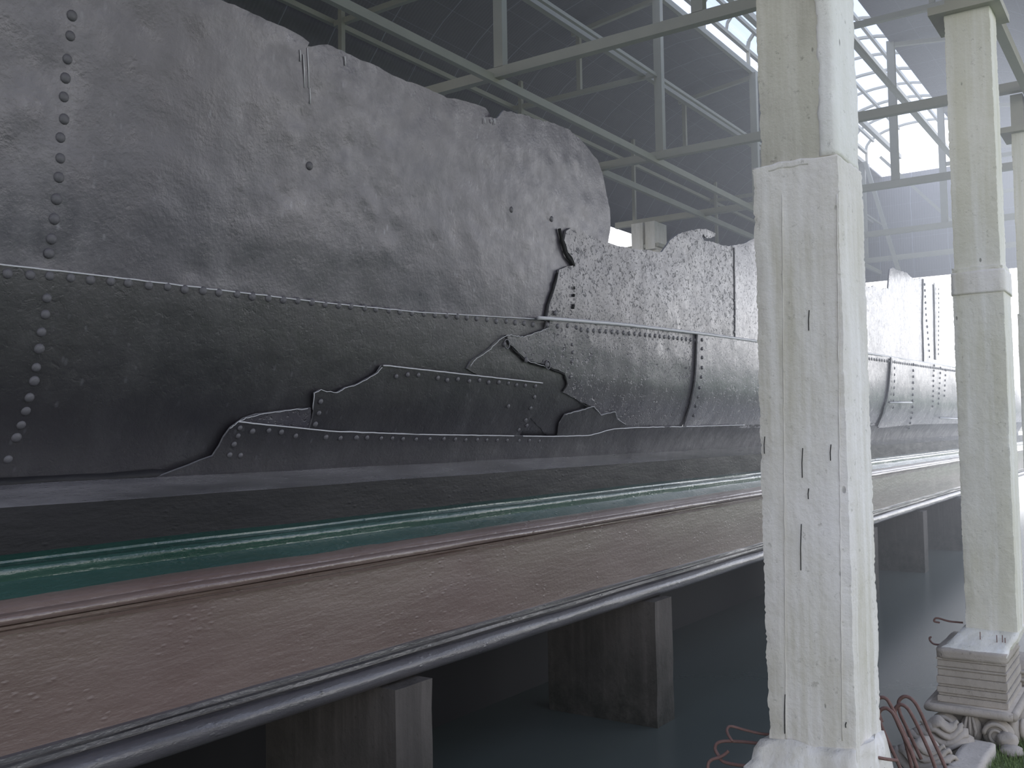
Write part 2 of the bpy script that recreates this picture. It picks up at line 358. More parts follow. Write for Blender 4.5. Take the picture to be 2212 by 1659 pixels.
# far lower plates, each lapping over the last
xa = hp(1497, 760)[0]; xb = hp(1915, 790)[0]; xc = hp(1990, 800)[0]
l3 = P([(1497, 722), (1495, 780), (1489, 838), (1477, 895), (1470, 922)])
PL46 = plate('lower_plate', l3+[(x, lowz(x)-.03) for x in (9, 11)]+[(xb+.2, lowz(xb)-.03), (xb+.2, lapz(xb+.2))]+[(x, lapz(x)) for x in (12, 11, 10, 9, 8.2)], .046, M['iron_far'], .05, .002, 1, label='smoother lower plate behind the first pillar')
l4 = P([(1915, 772), (1911, 820), (1903, 870), (1888, 925)])
PL62 = plate('lower_plate', l4+[(x, lowz(x)-.03) for x in (16, 20, 24, XR)]+[(x, lapz(x)) for x in (XR, 24, 20, 17, 15)], .058, M['iron_far'], .06, .002, 1, label='far lower plate with several rivet lines')
# pale beads on the laps: highlight lines put into shape and colour
def bead(name, pts, r, off, mat=None, label=None):
    bm = bmesh.new(); q = []
    for i, (X, z) in enumerate(pts):
        q.append((X, S(X, z)-off+.001*noise.noise((X*9, z*9, 1)), z+.003*noise.noise((X*14, 2, 1))))
    bm_tube(bm, q, r, 6); o = from_bm(name, bm, mat or M['bead'], hull, True)
    if label: o['label'] = label
    return o
def span(x0, x1, f, s): 
    k = int((x1-x0)/s); return [(x0+(x1-x0)*i/k, f(x0+(x1-x0)*i/k)) for i in range(k+1)]
bead('seam_highlight', span(-2.5, 5.0, lapz, .05), .0035, .016, label='thin pale lap seam with painted highlight at the near end')
bead('seam_highlight', span(5.0, 26, lambda x: lapz(x)+.004, .06), .013, .045, label='thick pale lap seam with painted highlight along the far half')
bead('seam_highlight', span(ga[0][0], 5.05, lowz, .04), .0035, .05, label='pale painted highlight along the keel strake')
bead('seam_highlight', span(5.15, 7.1, lowz, .04), .004, .05); bead('seam_highlight', span(7.2, 8.8, lowz, .04), .004, .05)
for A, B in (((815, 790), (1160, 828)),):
    a, b = hp(*A), hp(*B); bead('seam_highlight', [(a[0]+(b[0]-a[0])*i/30, a[1]+(b[1]-a[1])*i/30) for i in range(31)], .0042, .042)
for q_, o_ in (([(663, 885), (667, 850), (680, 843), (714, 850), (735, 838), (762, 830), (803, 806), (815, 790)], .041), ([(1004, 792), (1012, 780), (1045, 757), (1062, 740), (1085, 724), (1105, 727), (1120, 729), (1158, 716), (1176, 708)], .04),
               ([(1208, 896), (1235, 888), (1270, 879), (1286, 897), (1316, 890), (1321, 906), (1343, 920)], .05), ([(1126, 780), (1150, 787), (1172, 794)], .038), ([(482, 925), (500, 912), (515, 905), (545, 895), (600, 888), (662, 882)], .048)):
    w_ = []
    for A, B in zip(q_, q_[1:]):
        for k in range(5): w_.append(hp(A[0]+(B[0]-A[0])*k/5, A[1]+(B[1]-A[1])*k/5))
    bead('edge_highlight', [(a_+rnd.uniform(-.003, .003), b_+rnd.uniform(-.003, .003)) for a_, b_ in w_], .0019, o_)  # pale line paints the catch-light along torn plate edges
# straps (dark vertical seams)
def strap(pxs, wd, off, mat, label):
    q = P(pxs); a = [(x-wd/2, z) for x, z in q]; b = [(x+wd/2, z) for x, z in q]
    return plate('strap', a+b[::-1], off, mat, .04, 0, 1, .012, label=label)
strap([(1497, 724), (1495, 780), (1488, 840), (1474, 897), (1466, 922)], .05, .058, M['iron'], 'dark curved strap left of the first pillar')
strap([(1914, 775), (1911, 830), (1901, 880), (1886, 922)], .09, .072, M['iron'], 'dark curved strap right of the first pillar')
strap([(2013, 612), (2015, 700), (2016, 777)], .10, .045, M['iron'], 'dark upright strap beside the second pillar')
strap([(1580, 536), (1581, 630), (1582, 733)], .02, .03, M['iron'], 'narrow upright seam in the upper plate')
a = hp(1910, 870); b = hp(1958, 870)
bead('seam_highlight', [a, b], .012, .075)
a = hp(2020, 903); b = hp(2063, 905); bead('seam_highlight', [a, b], .012, .075)
# cracks
def crack(pxs, r, off):
    q = P(pxs); o = []
    for (x0, z0), (x1, z1) in zip(q, q[1:]):
        for k in range(4): o.append((x0+(x1-x0)*k/4+rnd.uniform(-.004, .004), z0+(z1-z0)*k/4+rnd.uniform(-.004, .004)))
    o.append(q[-1]); bead('crack', o, r, off, M['dark'])
crack([(1095, 752), (1126, 780), (1150, 788), (1172, 793), (1210, 810), (1216, 830), (1207, 846)], .006, .03)
crack([(1232, 621), (1232, 626)], .006, .03); crack([(1232, 636), (1231, 642)], .009, .03); crack([(1231, 657), (1230, 668)], .012, .026)
crack([(1240, 870), (1270, 882), (1284, 896)], .004, .04)
crack([(1205, 496), (1210, 520), (1218, 548), (1236, 574)], .012, .012)
crack([(1200, 590), (1190, 625), (1178, 660), (1172, 690)], .006, .012)
# drips of paint under the notch
for x, y0, y1 in ((648, 108, 133), (655, 118, 190), (664, 104, 190), (669, 190, 224), (1062, 258, 266), (1068, 256, 270), (1047, 255, 268), (745, 122, 142)):
    a = hp(x-1, y0); b = hp(x+(2 if y1-y0 > 40 else 0), y1); bead('paint_drip', [a, ((a[0]+b[0])/2+.002, (a[1]+b[1])/2), b], .003, .003)
# ---- rivets
riv = []   # X, z, off, r
def rv(pxs, off, r):
    for q in pxs: X, z = hp(*q); riv.append((X, z, off, r*rnd.uniform(.92, 1.08)))
rv([(157, 33), (153, 77), (147, 127), (143, 168), (139, 209), (139, 257), (131, 297), (130, 342), (127, 383), (122, 430), (117, 473), (111, 516), (106, 547)], 0, .0205)
rv([(96, 645), (93, 680), (85, 718), (80, 754), (74, 794), (70, 823), (60, 859), (52, 888), (42, 918), (32, 945), (14, 992)], .014, .019)
rv([(11, 592), (60, 595), (102, 597), (148, 601), (191, 605), (235, 608), (272, 612), (317, 617), (357, 620), (393, 626), (433, 629), (467, 633), (507, 636), (540, 641), (575, 645), (607, 648), (638, 650), (669, 653), (698, 658), (727, 660), (753, 662), (784, 665)], .014, .0185)
rv([(700+a/2.765, 500+b/2.765) for a, b in ((300, 464), (377, 472), (443, 480), (515, 488), (588, 492), (651, 500), (720, 503), (782, 509), (842, 515), (900, 521), (963, 527), (1020, 537), (1078, 537), (1132, 545), (1185, 549), (1238, 556))], .014, .018)
rv([(700+a/2.765, 500+b/2.765) for a, b in ((1305, 560), (1365, 568), (1425, 565), (1480, 577))], .034, .017)
X = hp(1245, 712)[0]
while X < 8.95: riv.append((X, lapz(X)-.052, .034, .017)); X += .082
while X < 12: riv.append((X, lapz(X)-.052, .046, .018)); X += .1
while X < 24: riv.append((X, lapz(X)-.06, .058, .02)); X += .12
rv([(670, 358)], 0, .02); rv([(1104, 453), (1191, 473)], 0, .019); rv([(1190, 677)], .03, .018); rv([(1083, 744)], .024, .019); rv([(1127, 778)], .036, .018); rv([(1172, 789)], .036, .021)
rv([(700+a/2.765, 500+b/2.765) for a, b in ((398, 868), (463, 857), (527, 860), (641, 877), (698, 890), (762, 885), (830, 895), (893, 890), (951, 903), (1012, 902), (1070, 908), (1120, 918), (1172, 922), (1233, 925), (1226, 990), (1203, 1057), (1175, 1128), (1183, 1160), (1135, 1185), (1070, 1045))], .04, .014)
rv([(676, 893), (680, 868), (668, 917)], .04, .015)
rv([(a/2.765, 500+b/2.765) for a, b in ((1388, 1175), (1378, 1222), (1355, 1272), (1330, 1335), (1463, 1195), (1560, 1190), (1635, 1200), (1722, 1222), (1905, 1230), (1990, 1235), (2085, 1232), (2150, 1232), (1395, 1338))], .048, .014)
rv([(700+a/2.765, 500+b/2.765) for a, b in ((155, 1235), (215, 1233), (298, 1236), (366, 1236), (427, 1240), (505, 1242), (588, 1240), (672, 1240), (742, 1242), (808, 1246), (876, 1244), (935, 1246), (1000, 1247), (1060, 1248), (1130, 1250), (1190, 1250), (1250, 1253))], .048, .013)
rv([(1506, 735+i*19) for i in range(3)]+[(1505, 795), (1503, 815), (1500, 838), (1497, 858), (1492, 878), (1487, 898)], .048, .015)
rv([(1580+(i % 2), 548+i*17) for i in range(11)], .024, .015)
rv([(1240, 570+i*0) for i in range(0)], .02, .01)
rv([(1226, 745), (1227, 762), (1225, 782), (1222, 815)], .036, .012)
rv([(1963, 788+i*13) for i in range(8)]+[(1962-i*2.2, 892+i*11) for i in range(4)], .062, .022)
rv([(1920-i*.4, 782+i*14) for i in range(8)], .075, .022)
rv([(2009-i*.4, 790+i*11) for i in range(9)], .062, .02); rv([(2023-i*.6, 795+i*11) for i in range(8)], .062, .02); rv([(2035-i*.6, 800+i*11) for i in range(6)], .062, .02)
rv([(1992+i*.9, 615+i*13) for i in range(13)], .03, .022); rv([(2020, 625+i*10) for i in range(15)], .05, .02)
riv.sort(key=lambda q: -q[3]/math.hypot(q[0], 3.3, q[1]-CZ))
def dome(bm, r, mat=Matrix()):
    rings = []; n = 12
    for a in (90, 68, 45, 22):
        rr = r*math.sin(math.radians(a)); h = r*.58*math.cos(math.radians(a))
        rings.append([bm.verts.new(mat @ Vector((rr*math.cos(k*2*math.pi/n), -h, rr*math.sin(k*2*math.pi/n)))) for k in range(n)])
    top = bm.verts.new(mat @ Vector((0, -r*.58, 0)))
    base = [bm.verts.new(mat @ Vector((v[0], v[1], v[2]))) for v in [(r*math.cos(k*2*math.pi/n), .012, r*math.sin(k*2*math.pi/n)) for k in range(n)]]
    rings.insert(0, base)
    for a, b in zip(rings, rings[1:]):
        for k in range(n): bm.faces.new((a[k], b[k], b[(k+1) % n], a[(k+1) % n]))
    for k in range(n): bm.faces.new((rings[-1][k], top, rings[-1][(k+1) % n]))
bm = bmesh.new(); dome(bm, 1.0); rm = bpy.data.meshes.new('rivet'); bmesh.ops.recalc_face_normals(bm, faces=bm.faces); bm.to_mesh(rm); bm.free(); rm.materials.append(M['rivet'])
for p in rm.polygons: p.use_smooth = True
bmr = bmesh.new()
PMAP = {0: PL0, .014: PL14, .034: PL34, .04: PL40, .048: PL48, .046: PL46, .058: PL62, .062: PL62}
for i, (X, z, off, r) in enumerate(riv):
    y = S(X, z)-off-bumpy(X, z, 1)+.001
    tilt = math.atan2(S(X, z+.03)-S(X, z-.03), .06)
    if i < 100:
        o = bpy.data.objects.new('rivet', rm); C.objects.link(o); pp_ = PMAP.get(off, PL0 if z > lapz(X) else PL34); o.parent = pp_
        o.location = Vector((X, y, z)); o.scale = (r, r, r); o.rotation_euler = (-tilt, 0, 0)
    else:
        dome(bmr, 1.0, Matrix.Translation((X, y, z)) @ Matrix.Rotation(-tilt, 4, 'X') @ Matrix.Scale(r, 4))
o = from_bm('rivet', bmr, M['rivet'], hull, True); o['kind'] = 'stuff'; o['label'] = 'remaining small rivets of the hull'
# ring washer round two of the loose rivets
for q in ((1083, 744), (1172, 789)):
    X, z = hp(*q); bm = bmesh.new(); bm_tube(bm, [(X+.027*math.cos(a*math.pi/8), S(X, z)-.04, z+.027*math.sin(a*math.pi/8)) for a in range(17)], .004, 6, False)
    from_bm('washer', bm, M['rivet'], hull, True)
# ------------------------------------------------------------------ plinth
plinth = empty('stepped_plinth', (6, 3.3, .85), 'long stepped cement plinth with green, brown and grey painted mouldings under the hull', 'plinth')
def extrude(name, prof, m, label=None, x0=-3, x1=30, step=.12, wob=.003, parent=plinth, back=None):
    vs = []; k = int((x1-x0)/step); n = len(prof); fs = []
    pf = prof+([(back, prof[-1][1]), (back, prof[0][1])] if back else [])
    n = len(pf)
    for i in range(k+1):
        X = x0+(x1-x0)*i/k
        for j, (y, d) in enumerate(pf):
            vs.append((X, y+wob*noise.noise((X*1.8, j*.35, 4))+wob*.5*noise.noise((X*7, j*.8, 1)), CZ-d+wob*noise.noise((X*1.5, j*.35, 11))))
    for i in range(k):
        for j in range(n-(0 if back else 1)):
            a = i*n+j; b = i*n+(j+1) % n; fs.append((a, b, b+n, a+n))
    o = from_py(name, vs, fs, m, parent, False); recalc(o)
    if label: o['label'] = label
    for p in o.data.polygons: p.use_smooth = True
    o.data.set_sharp_from_angle(angle=math.radians(38)) if hasattr(o.data, 'set_sharp_from_angle') else None
    return o
arc = lambda cy, cd_, r, a0, a1, k: [(cy-r*math.cos(math.radians(a0+(a1-a0)*i/k)), cd_+r*math.sin(math.radians(a0+(a1-a0)*i/k))) for i in range(k+1)]
extrude('base_moulding', [(3.3, 1.15), (3.12, 1.15)]+arc(3.085, 1.098, .048, 85, -75, 9)+[(3.085, 1.050), (3.110, 1.048), (3.110, 1.036), (3.084, 1.035), (3.086, 1.021), (3.112, 1.020), (3.112, 1.009), (3.094, 1.008), (3.095, .995), (3.115, .990), (3.3, .99)], M['grey'], 'grey moulding with a round lower roll', back=None, wob=.004)
extrude('face_panel', [(3.35, .995), (3.11, .992), (3.112, .9), (3.108, .8), (3.111, .7), (3.11, .608), (3.35, .605)], M['brown'], 'flat brown face')
extrude('cornice', [(3.3, .614), (3.098, .614), (3.095, .601), (3.106, .599), (3.104, .592), (3.080, .589), (3.079, .580), (3.094, .577)]+arc(3.078, .560, .02, 40, -60, 5)+[(3.085, .538), (3.09, .528), (3.105, .518), (3.135, .502), (3.3, .50)], M['cornice'], 'brown moulding above the face')
extrude('green_moulding', [(3.4, .51), (3.13, .506), (3.16, .485), (3.20, .458), (3.20, .450)]+arc(3.218, .432, .024, 35, -80, 6)+[(3.23, .407), (3.25, .402), (3.252, .394), (3.272, .385), (3.30, .372), (3.4, .37)], M['green'], 'dark green moulding')
extrude('slab', [(3.6, .40), (3.285, .385), (3.286, .30), (3.288, .222), (3.4, .222)], M['slab'], 'black vertical slab face', back=None)
extrude('slab_top', [(3.4, .225), (3.286, .2225), (3.30, .217), (3.40, .195), (3.50, .172), (3.60, .148), (3.72, .135), (4.6, .13)], M['slabtop'], 'glossy sloping slab top, sky reflection put into its pale colour', back=None)
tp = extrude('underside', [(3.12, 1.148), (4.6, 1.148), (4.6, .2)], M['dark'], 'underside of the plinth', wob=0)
# cement mound under the hull's near end
bm = bmesh.new(); q = []
for i in range(40):
    X = -1+i*.11; q.append((X, 3.60+.02*noise.noise((X*3, 1, 1)), CZ-.155+.008*noise.noise((X*5, 1, 1))))
bm_tube(bm, q, [.035+.012*noise.noise((i*.7, 2, 2)) for i in range(40)], 8); from_bm('cement_fillet', bm, M['slab'], plinth, True)
# cross piers
xr = [.95, 3.65, 6.30, 9.1, 11.9, 14.6, 17.4, 20.2]
lab = ['mossy concrete pier under the plinth, nearest to the viewer and mostly out of frame', 'mossy concrete pier under the plinth at the bottom centre', 'mossy concrete pier under the plinth left of the first pillar', 'concrete pier under the plinth hidden behind the first pillar', 'narrow pale-edged concrete pier just right of the first pillar', 'thin concrete pier under the plinth midway between the pillars', 'dim concrete pier under the plinth just left of the second pillar', 'farthest concrete pier under the plinth']
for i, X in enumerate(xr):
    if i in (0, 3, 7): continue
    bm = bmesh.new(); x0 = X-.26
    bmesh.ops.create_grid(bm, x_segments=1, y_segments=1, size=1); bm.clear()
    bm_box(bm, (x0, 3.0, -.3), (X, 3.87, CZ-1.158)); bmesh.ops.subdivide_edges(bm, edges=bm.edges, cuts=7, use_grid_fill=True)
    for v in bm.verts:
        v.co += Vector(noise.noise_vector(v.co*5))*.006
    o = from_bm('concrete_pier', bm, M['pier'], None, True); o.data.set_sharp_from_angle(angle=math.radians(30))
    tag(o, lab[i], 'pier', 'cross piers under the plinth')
bm = bmesh.new(); bm_box(bm, (-3, 4.3, -.3), (30, 4.55, CZ-1.149)); o = from_bm('wall_dark_backing', bm, M['dark']); o['kind'] = 'structure'  # near-black wall added so the space under the plinth reads dark
# ------------------------------------------------------------------ water, ground
def grid(name, x0, x1, y0, y1, nx, ny, zf, m, kind='structure'):
    vs = []; fs = []
    for i in range(nx+1):
        for j in range(ny+1):
            X = x0+(x1-x0)*i/nx; Y = y0+(y1-y0)*j/ny; vs.append((X, Y, zf(X, Y)))
    for i in range(nx):
        for j in range(ny): a = i*(ny+1)+j; fs.append((a, a+ny+1, a+ny+2, a+1))
    o = from_py(name, vs, fs, m, None, True)
    if kind: o['kind'] = kind
    return o
grid('floor_water', -20, 80, .5, 60, 20, 20, lambda x, y: 0.0, M['water'])
def bank(X, Y):
    e = 1.0+.06*noise.noise((X*2, 0, 5))
    if Y < e: return .13+.05*min(1, (e-Y))+.02*noise.noise((X*4, Y*4, 2))
    return .13-(Y-e)*1.6
grid('ground_bank', -4, 34, -1.5, 1.5, 300, 60, bank, M['soil'])
grid('ground_lawn', -40, 90, -50, -1.4, 10, 10, lambda x, y: .12, M['grass'])
# ------------------------------------------------------------------ roof and steel
ZC = CZ+3.0; TX = [3.57, 6.6, 9.66, 12.6, 15.66, 18.1]
Yc = 3.705
half = [(0.895, 2.86), (1.3, 2.87), (1.65, 2.82), (2.0, 2.73), (2.3, 2.6), (2.6, 2.41), (2.9, 2.14), (3.15, 1.83), (3.35, 1.55), (3.6, 1.25)]
half = [(a, b+2.0+CZ) for a, b in half]
def roof(name, sgn, label):
    x0, x1 = -3.0, 19.5; k = 60; n = len(half); vs = []; fs = []; L = [0]
    for a, b in zip(half, half[1:]): L.append(L[-1]+math.hypot(b[0]-a[0], b[1]-a[1]))
    for i in range(k+1):
        for y, z in half: vs.append((x0+(x1-x0)*i/k, Yc+sgn*y, z))
    for i in range(k):
        for j in range(n-1): a = i*n+j; fs.append((a, a+1, a+1+n, a+n))
    o = from_py(name, vs, fs, M['roof'], None, True)
    uvl = o.data.uv_layers.new(name='UVMap')
    for p in o.data.polygons:
        for li in p.loop_indices:
            vi = o.data.loops[li].vertex_index; uvl.data[li].uv = (x0+(x1-x0)*(vi//n)/k, L[vi % n])
    md = o.modifiers.new('s', 'SOLIDIFY'); md.thickness = .03; o['kind'] = 'structure'
    return o
roof('ceiling_far', 1, ''); roof('ceiling_near', -1, '')
# gable at the far end and side infill
def quad(name, pts, kind='structure', m=None):
    o = from_py(name, pts, [tuple(range(len(pts)))], m or M['roof']); 
    uvl = o.data.uv_layers.new(name='UVMap')
    for p in o.data.polygons:
        for li in p.loop_indices:
            c = o.data.vertices[o.data.loops[li].vertex_index].co; uvl.data[li].uv = (c.y+c.x, c.z)
    md = o.modifiers.new('s', 'SOLIDIFY'); md.thickness = .03
    o['kind'] = kind; return o
XE = 19.45
zb = CZ+2.84
quad('wall_far_end', [(XE, Yc-3.6, zb), (XE, Yc+3.6, zb)]+[(XE, Yc+a, b) for a, b in half[::-1]]+[(XE, Yc-a, b) for a, b in half])
quad('wall_left', [(14.75, Yc+3.62, CZ+2.3), (XE, Yc+3.62, CZ+2.3), (XE, Yc+3.62, CZ+3.26), (14.75, Yc+3.62, CZ+3.26)])
GT = 'roof trusses'
tl = {3.57: 'grey steel roof truss above the first pillar, out of frame', 6.6: 'grey steel roof truss nearest in view, meeting the hull rim', 9.66: 'grey steel roof truss second in view, ending at the hull shoulder', 12.6: 'grey steel roof truss third in view, above the wave-shaped torn plate', 15.66: 'grey steel roof truss fourth in view, seen between the two pillars', 18.1: 'farthest grey steel roof truss, in front of the dark end wall'}
for X in TX:
    tr = empty('roof_truss', (X, Yc, ZC), tl[X], 'truss')
    def mem(name, a, b, w=.06, h=.075, label=None):
        bm = bmesh.new(); bm_beam(bm, a, b, w, h); o = from_bm(name, bm, M['steel'], tr)
        if label: o['label'] = label
    mem('bottom_chord', (X, .7, ZC+.04), (X, 6.75, ZC+.04), .075, .085)
    for s in (-1, 1):
        mem('post', (X+.0, Yc+s*.895, ZC+.08), (X, Yc+s*.895, CZ+4.85), .09, .075)
        mem('side_chord', (X+.03, Yc+s*.93, CZ+3.97), (X+.03, Yc+s*2.85, CZ+3.97), .05, .055)
        mem('short_post', (X+.03, Yc+s*1.93, CZ+4.0), (X+.03, Yc+s*1.93, CZ+4.72), .05, .05)
        mem('outer_post', (X, Yc+s*2.74, ZC+.08), (X, Yc+s*2.74, CZ+4.28), .045, .05)
        mem('top_chord', (X, Yc+s*.9, CZ+4.80), (X, Yc+s*2.0, CZ+4.67), .05, .05)
    mem('ridge_tie', (X, Yc-.9, CZ+4.78), (X, Yc+.9, CZ+4.78), .05, .06) if X in (6.6,) and False else None
    if X == 18.1:
        mem('brace', (X-.05, 4.54, CZ+4.84), (X-.05, 4.02, CZ+2.75), .07, .05, 'diagonal brace'); mem('brace', (X-.05, 4.27, CZ+4.88), (X-.05, 3.1, CZ+3.52), .07, .05, 'diagonal brace')
def purlin(y, z, w, h, label, x0=-2, x1=19.4):
    bm = bmesh.new(); bm_beam(bm, (x0, y, z), (x1, y, z), w, h); tag(from_bm('steel_purlin', bm, M['steel']), label, 'beam')
purlin(4.665, ZC-.005, .05, .07, 'long cream steel purlin crossing the photo from the upper left to the first pillar')
purlin(5.37, ZC-.005, .05, .07, 'cream steel purlin emerging from behind the hull shoulder', 8.0)
purlin(4.79, CZ+4.0, .06, .06, 'grey steel purlin high above, passing under the skylight edge')
purlin(4.62, CZ+3.93, .035, .035, 'thin steel purlin running just beside the higher one')
purlin(6.58, CZ+3.99, .05, .05, 'grey steel purlin farthest to the left under the roof curve')
purlin(1.0, ZC-.01, .07, .09, 'steel purlin along the pillar tops at the upper right')
purlin(2.62, CZ+3.97, .05, .05, 'steel purlin on the viewer side of the skylight')
# skylight
sk = empty('roof_skylight', (8, Yc, CZ+5), 'long arched translucent skylight with dark ribs along the roof ridge', 'skylight')
zk = CZ+4.88
def skm(name, a, b, w, h):
    bm = bmesh.new(); bm_beam(bm, a, b, w, h); return from_bm(name, bm, M['steel'], sk)
R_ = lambda t: (Yc-.93*math.cos(math.pi*t), CZ+5.14+.40*math.sin(math.pi*t)**.8)
for s in (-1, 1):
    skm('curb', (-3, Yc+s*.91, zk), (XE-.9, Yc+s*.91, zk), .05, .07)
    skm('side_rail', (-3, Yc+s*.93, CZ+5.14), (XE-.9, Yc+s*.93, CZ+5.14), .05, .05)
for t in (.17, .38, .62, .83):
    y, z = R_(t); skm('rail', (-3, y, z-.03), (XE-.9, y, z-.03), .04, .05)
skm('ridge_beam', (-3, Yc+.35, CZ+4.96), (XE-.9, Yc+.35, CZ+4.96), .07, .08)
skm('ridge_beam', (-3, Yc-.45, CZ+4.96), (XE-.9, Yc-.45, CZ+4.96), .09, .08)
X = -2.5; kk = 0
while X < XE-.8:
    bm = bmesh.new(); pts = [(X, *R_(i/14)) for i in range(15)]; th = .028 if kk % 2 else .045
    for a, b in zip(pts, pts[1:]): bm_beam(bm, a, b, th, .035)
    from_bm('rib', bm, M['steel'], sk)
    for s in (-1, 1): skm('upright', (X, Yc+s*.92, zk), (X, Yc+s*.92, CZ+5.14), .04, .04) if kk % 2 == 0 else None
    X += .75; kk += 1
vs = []; fs = []
for i in range(2):
    for j in range(25):
        y, z = R_(j/24); vs.append(((-3, XE-.9)[i], y, z+.02))
for j in range(24): fs.append((j, j+1, j+26, j+25))
o = from_py('glazing', vs, fs, M['poly'], sk, True); o['label'] = 'clear bluish arched sheet'
# ------------------------------------------------------------------ pillars
def rough_box(bm, lo, hi, seg=(8, 8, 40), amp=.006, chip=.012, seed=0):
    """box with rough chipped corners"""
    nx, ny, nz = seg; vs = {}
    def V(i, j, k):
        if (i, j, k) in vs: return vs[(i, j, k)]
        p = Vector((lo[0]+(hi[0]-lo[0])*i/nx, lo[1]+(hi[1]-lo[1])*j/ny, lo[2]+(hi[2]-lo[2])*k/nz))
        c = Vector(((lo[0]+hi[0])/2, (lo[1]+hi[1])/2, p.z))
        corner = (i in (0, nx)) and (j in (0, ny))
        p2 = p+Vector(noise.noise_vector(p*5+Vector((seed, 0, 0))))*amp
        if corner:
            a = .7*abs(noise.noise((p.z*6, i*3+j, seed)))+.8*abs(noise.noise((p.z*45, i+j*3, seed+3)))
            p2 += (c-p).normalized()*chip*(.4+1.6*a)
        v = bm.verts.new(p2); vs[(i, j, k)] = v; return v
    def F4(*q): bm.faces.new([V(*a) for a in q])
    for i in range(nx):
        for k in range(nz):
            F4((i, 0, k), (i+1, 0, k), (i+1, 0, k+1), (i, 0, k+1)); F4((i, ny, k), (i, ny, k+1), (i+1, ny, k+1), (i+1, ny, k))
    for j in range(ny):
        for k in range(nz):
            F4((0, j, k), (0, j, k+1), (0, j+1, k+1), (0, j+1, k)); F4((nx, j, k), (nx, j+1, k), (nx, j+1, k+1), (nx, j, k+1))
    for i in range(nx):
        for j in range(ny):
            F4((i, j, 0), (i, j+1, 0), (i+1, j+1, 0), (i+1, j, 0)); F4((i, j, nz), (i+1, j, nz), (i+1, j+1, nz), (i, j+1, nz))
def pillar(X, y0, y1, dx, zfoot, mats, label, up=(.01, .012), w2=None, seed=0):
    p = empty('concrete_pillar', (X, (y0+y1)/2, zfoot), label, 'pillar', 'roof pillars')
    bm = bmesh.new(); rough_box(bm, (X, y0, zfoot), (X+dx, y1, CZ+.99), (8, 8, 220), .003, .009, seed)
    o = from_bm('lower_shaft', bm, mats[0], p, True); o.data.set_sharp_from_angle(angle=math.radians(40))
    a, b = up
    bm = bmesh.new(); rough_box(bm, (X+a, y0+a, CZ+.96), (X+dx-b-.04, y1-b, CZ+2.63), (6, 6, 120), .003, .008, seed+5)
    o = from_bm('upper_shaft', bm, mats[1], p, True); o.data.set_sharp_from_angle(angle=math.radians(40))
    bm = bmesh.new(); rough_box(bm, (X+.002, y0+.002, CZ+.975), (X+dx-.002, y1-.002, CZ+1.0), (12, 12, 3), .007, .010, seed+9)
    for v in bm.verts: v.co.z += .012*noise.noise((v.co.x*20, v.co.y*20, seed))
    o = from_bm('ledge', bm, mats[0], p, True)
    bm = bmesh.new(); bm_box(bm, (X-.05, y0-.05, CZ+2.63), (X+dx+.05, y1+.07, CZ+2.68)); from_bm('cap_plate', bm, M['steel'], p)
    for yy in (y0+.06, y1-.06):
        bm = bmesh.new(); bm_box(bm, (X+.08, yy-.05, CZ+2.68), (X+dx-.08, yy+.05, ZC)); from_bm('bracket', bm, M['steel'], p)
    return p
p1 = pillar(3.54, .985, 1.312, .34, .82, (M['conc'], M['conc_up']), 'thick rough pale concrete pillar, nearest and largest, with a chipped ledge', (.012, .03), seed=1)
for x_, y0_, y1_ in ((1748, 670, 714), (1734, 968, 1032), (1747, 1055, 1078), (1731, 1132, 1232), (1652, 943, 980), (1696, 1500, 1585), (1795, 960, 995), (1828, 1560, 1572)):
    pa = onplane(x_, y0_, 0, 3.537); pb = onplane(x_-1, y1_, 0, 3.537); bm = bmesh.new()
    bm_tube(bm, [pa, (pa+pb)/2+Vector((0, .002, 0)), pb], .0016, 6); from_bm('crack', bm, M['dark'], p1)
for x_ in (1690, 1808):
    pa = onplane(x_, 420, 0, 3.539); pb = onplane(x_+(8 if x_ < 1700 else 12), 1600, 0, 3.539); bm = bmesh.new()
    q = [pa.lerp(pb, k/60)+Vector((0, .0025*noise.noise((k*.6, x_, 1)), 0)) for k in range(61)]; bm_tube(bm, q, [.002+.002*noise.noise((k*1.3, 2, x_)) for k in range(61)], 6); from_bm('mortar_ridge', bm, M['conc'], p1, True)
# plaster patch on the near pillar's upper corner
bm = bmesh.new(); rough_box(bm, (3.545, .990, CZ+1.0), (3.86, 1.055, CZ+2.62), (8, 5, 90), .008, .010, 31)
for v in bm.verts:
    if v.co.y > 1.03: v.co.y += .025*noise.noise((v.co.z*5, 1, 1))+.012*noise.noise((v.co.z*22, 5, 1))
o = from_bm('plaster_patch', bm, M['plaster'], p1, True); o['label'] = 'bright white plaster strip on the right corner'
def haunch(lo, hi, z0, z1, seed, amp=.012):
    """rough cement skirt: rectangle lo (x0,y0,x1,y1) at z0 narrowing to hi at z1"""
    bm = bmesh.new(); c = lambda r: [(r[0], r[1]), (r[2], r[1]), (r[2], r[3]), (r[0], r[3])]; a = c(lo); b = c(hi); rings = []
    for t in range(7):
        u = t/6; ring = []
        for s_ in range(4):
            for q in range(10):
                pa = Vector(a[s_]).lerp(Vector(a[(s_+1) % 4]), q/10); pb = Vector(b[s_]).lerp(Vector(b[(s_+1) % 4]), q/10); pp = pa.lerp(pb, u**.8)
                v = Vector((pp[0], pp[1], z0+(z1-z0)*u)); v += Vector(noise.noise_vector(v*9+Vector((seed, 0, 0))))*amp*2+Vector(noise.noise_vector(v*25))*amp; ring.append(bm.verts.new(v))
        rings.append(ring)
    for r1, r2 in zip(rings, rings[1:]):
        for q in range(len(r1)): bm.faces.new((r1[q], r1[(q+1) % len(r1)], r2[(q+1) % len(r1)], r2[q]))
    bm.faces.new(rings[-1]); bm.faces.new(rings[0][::-1]); return bm
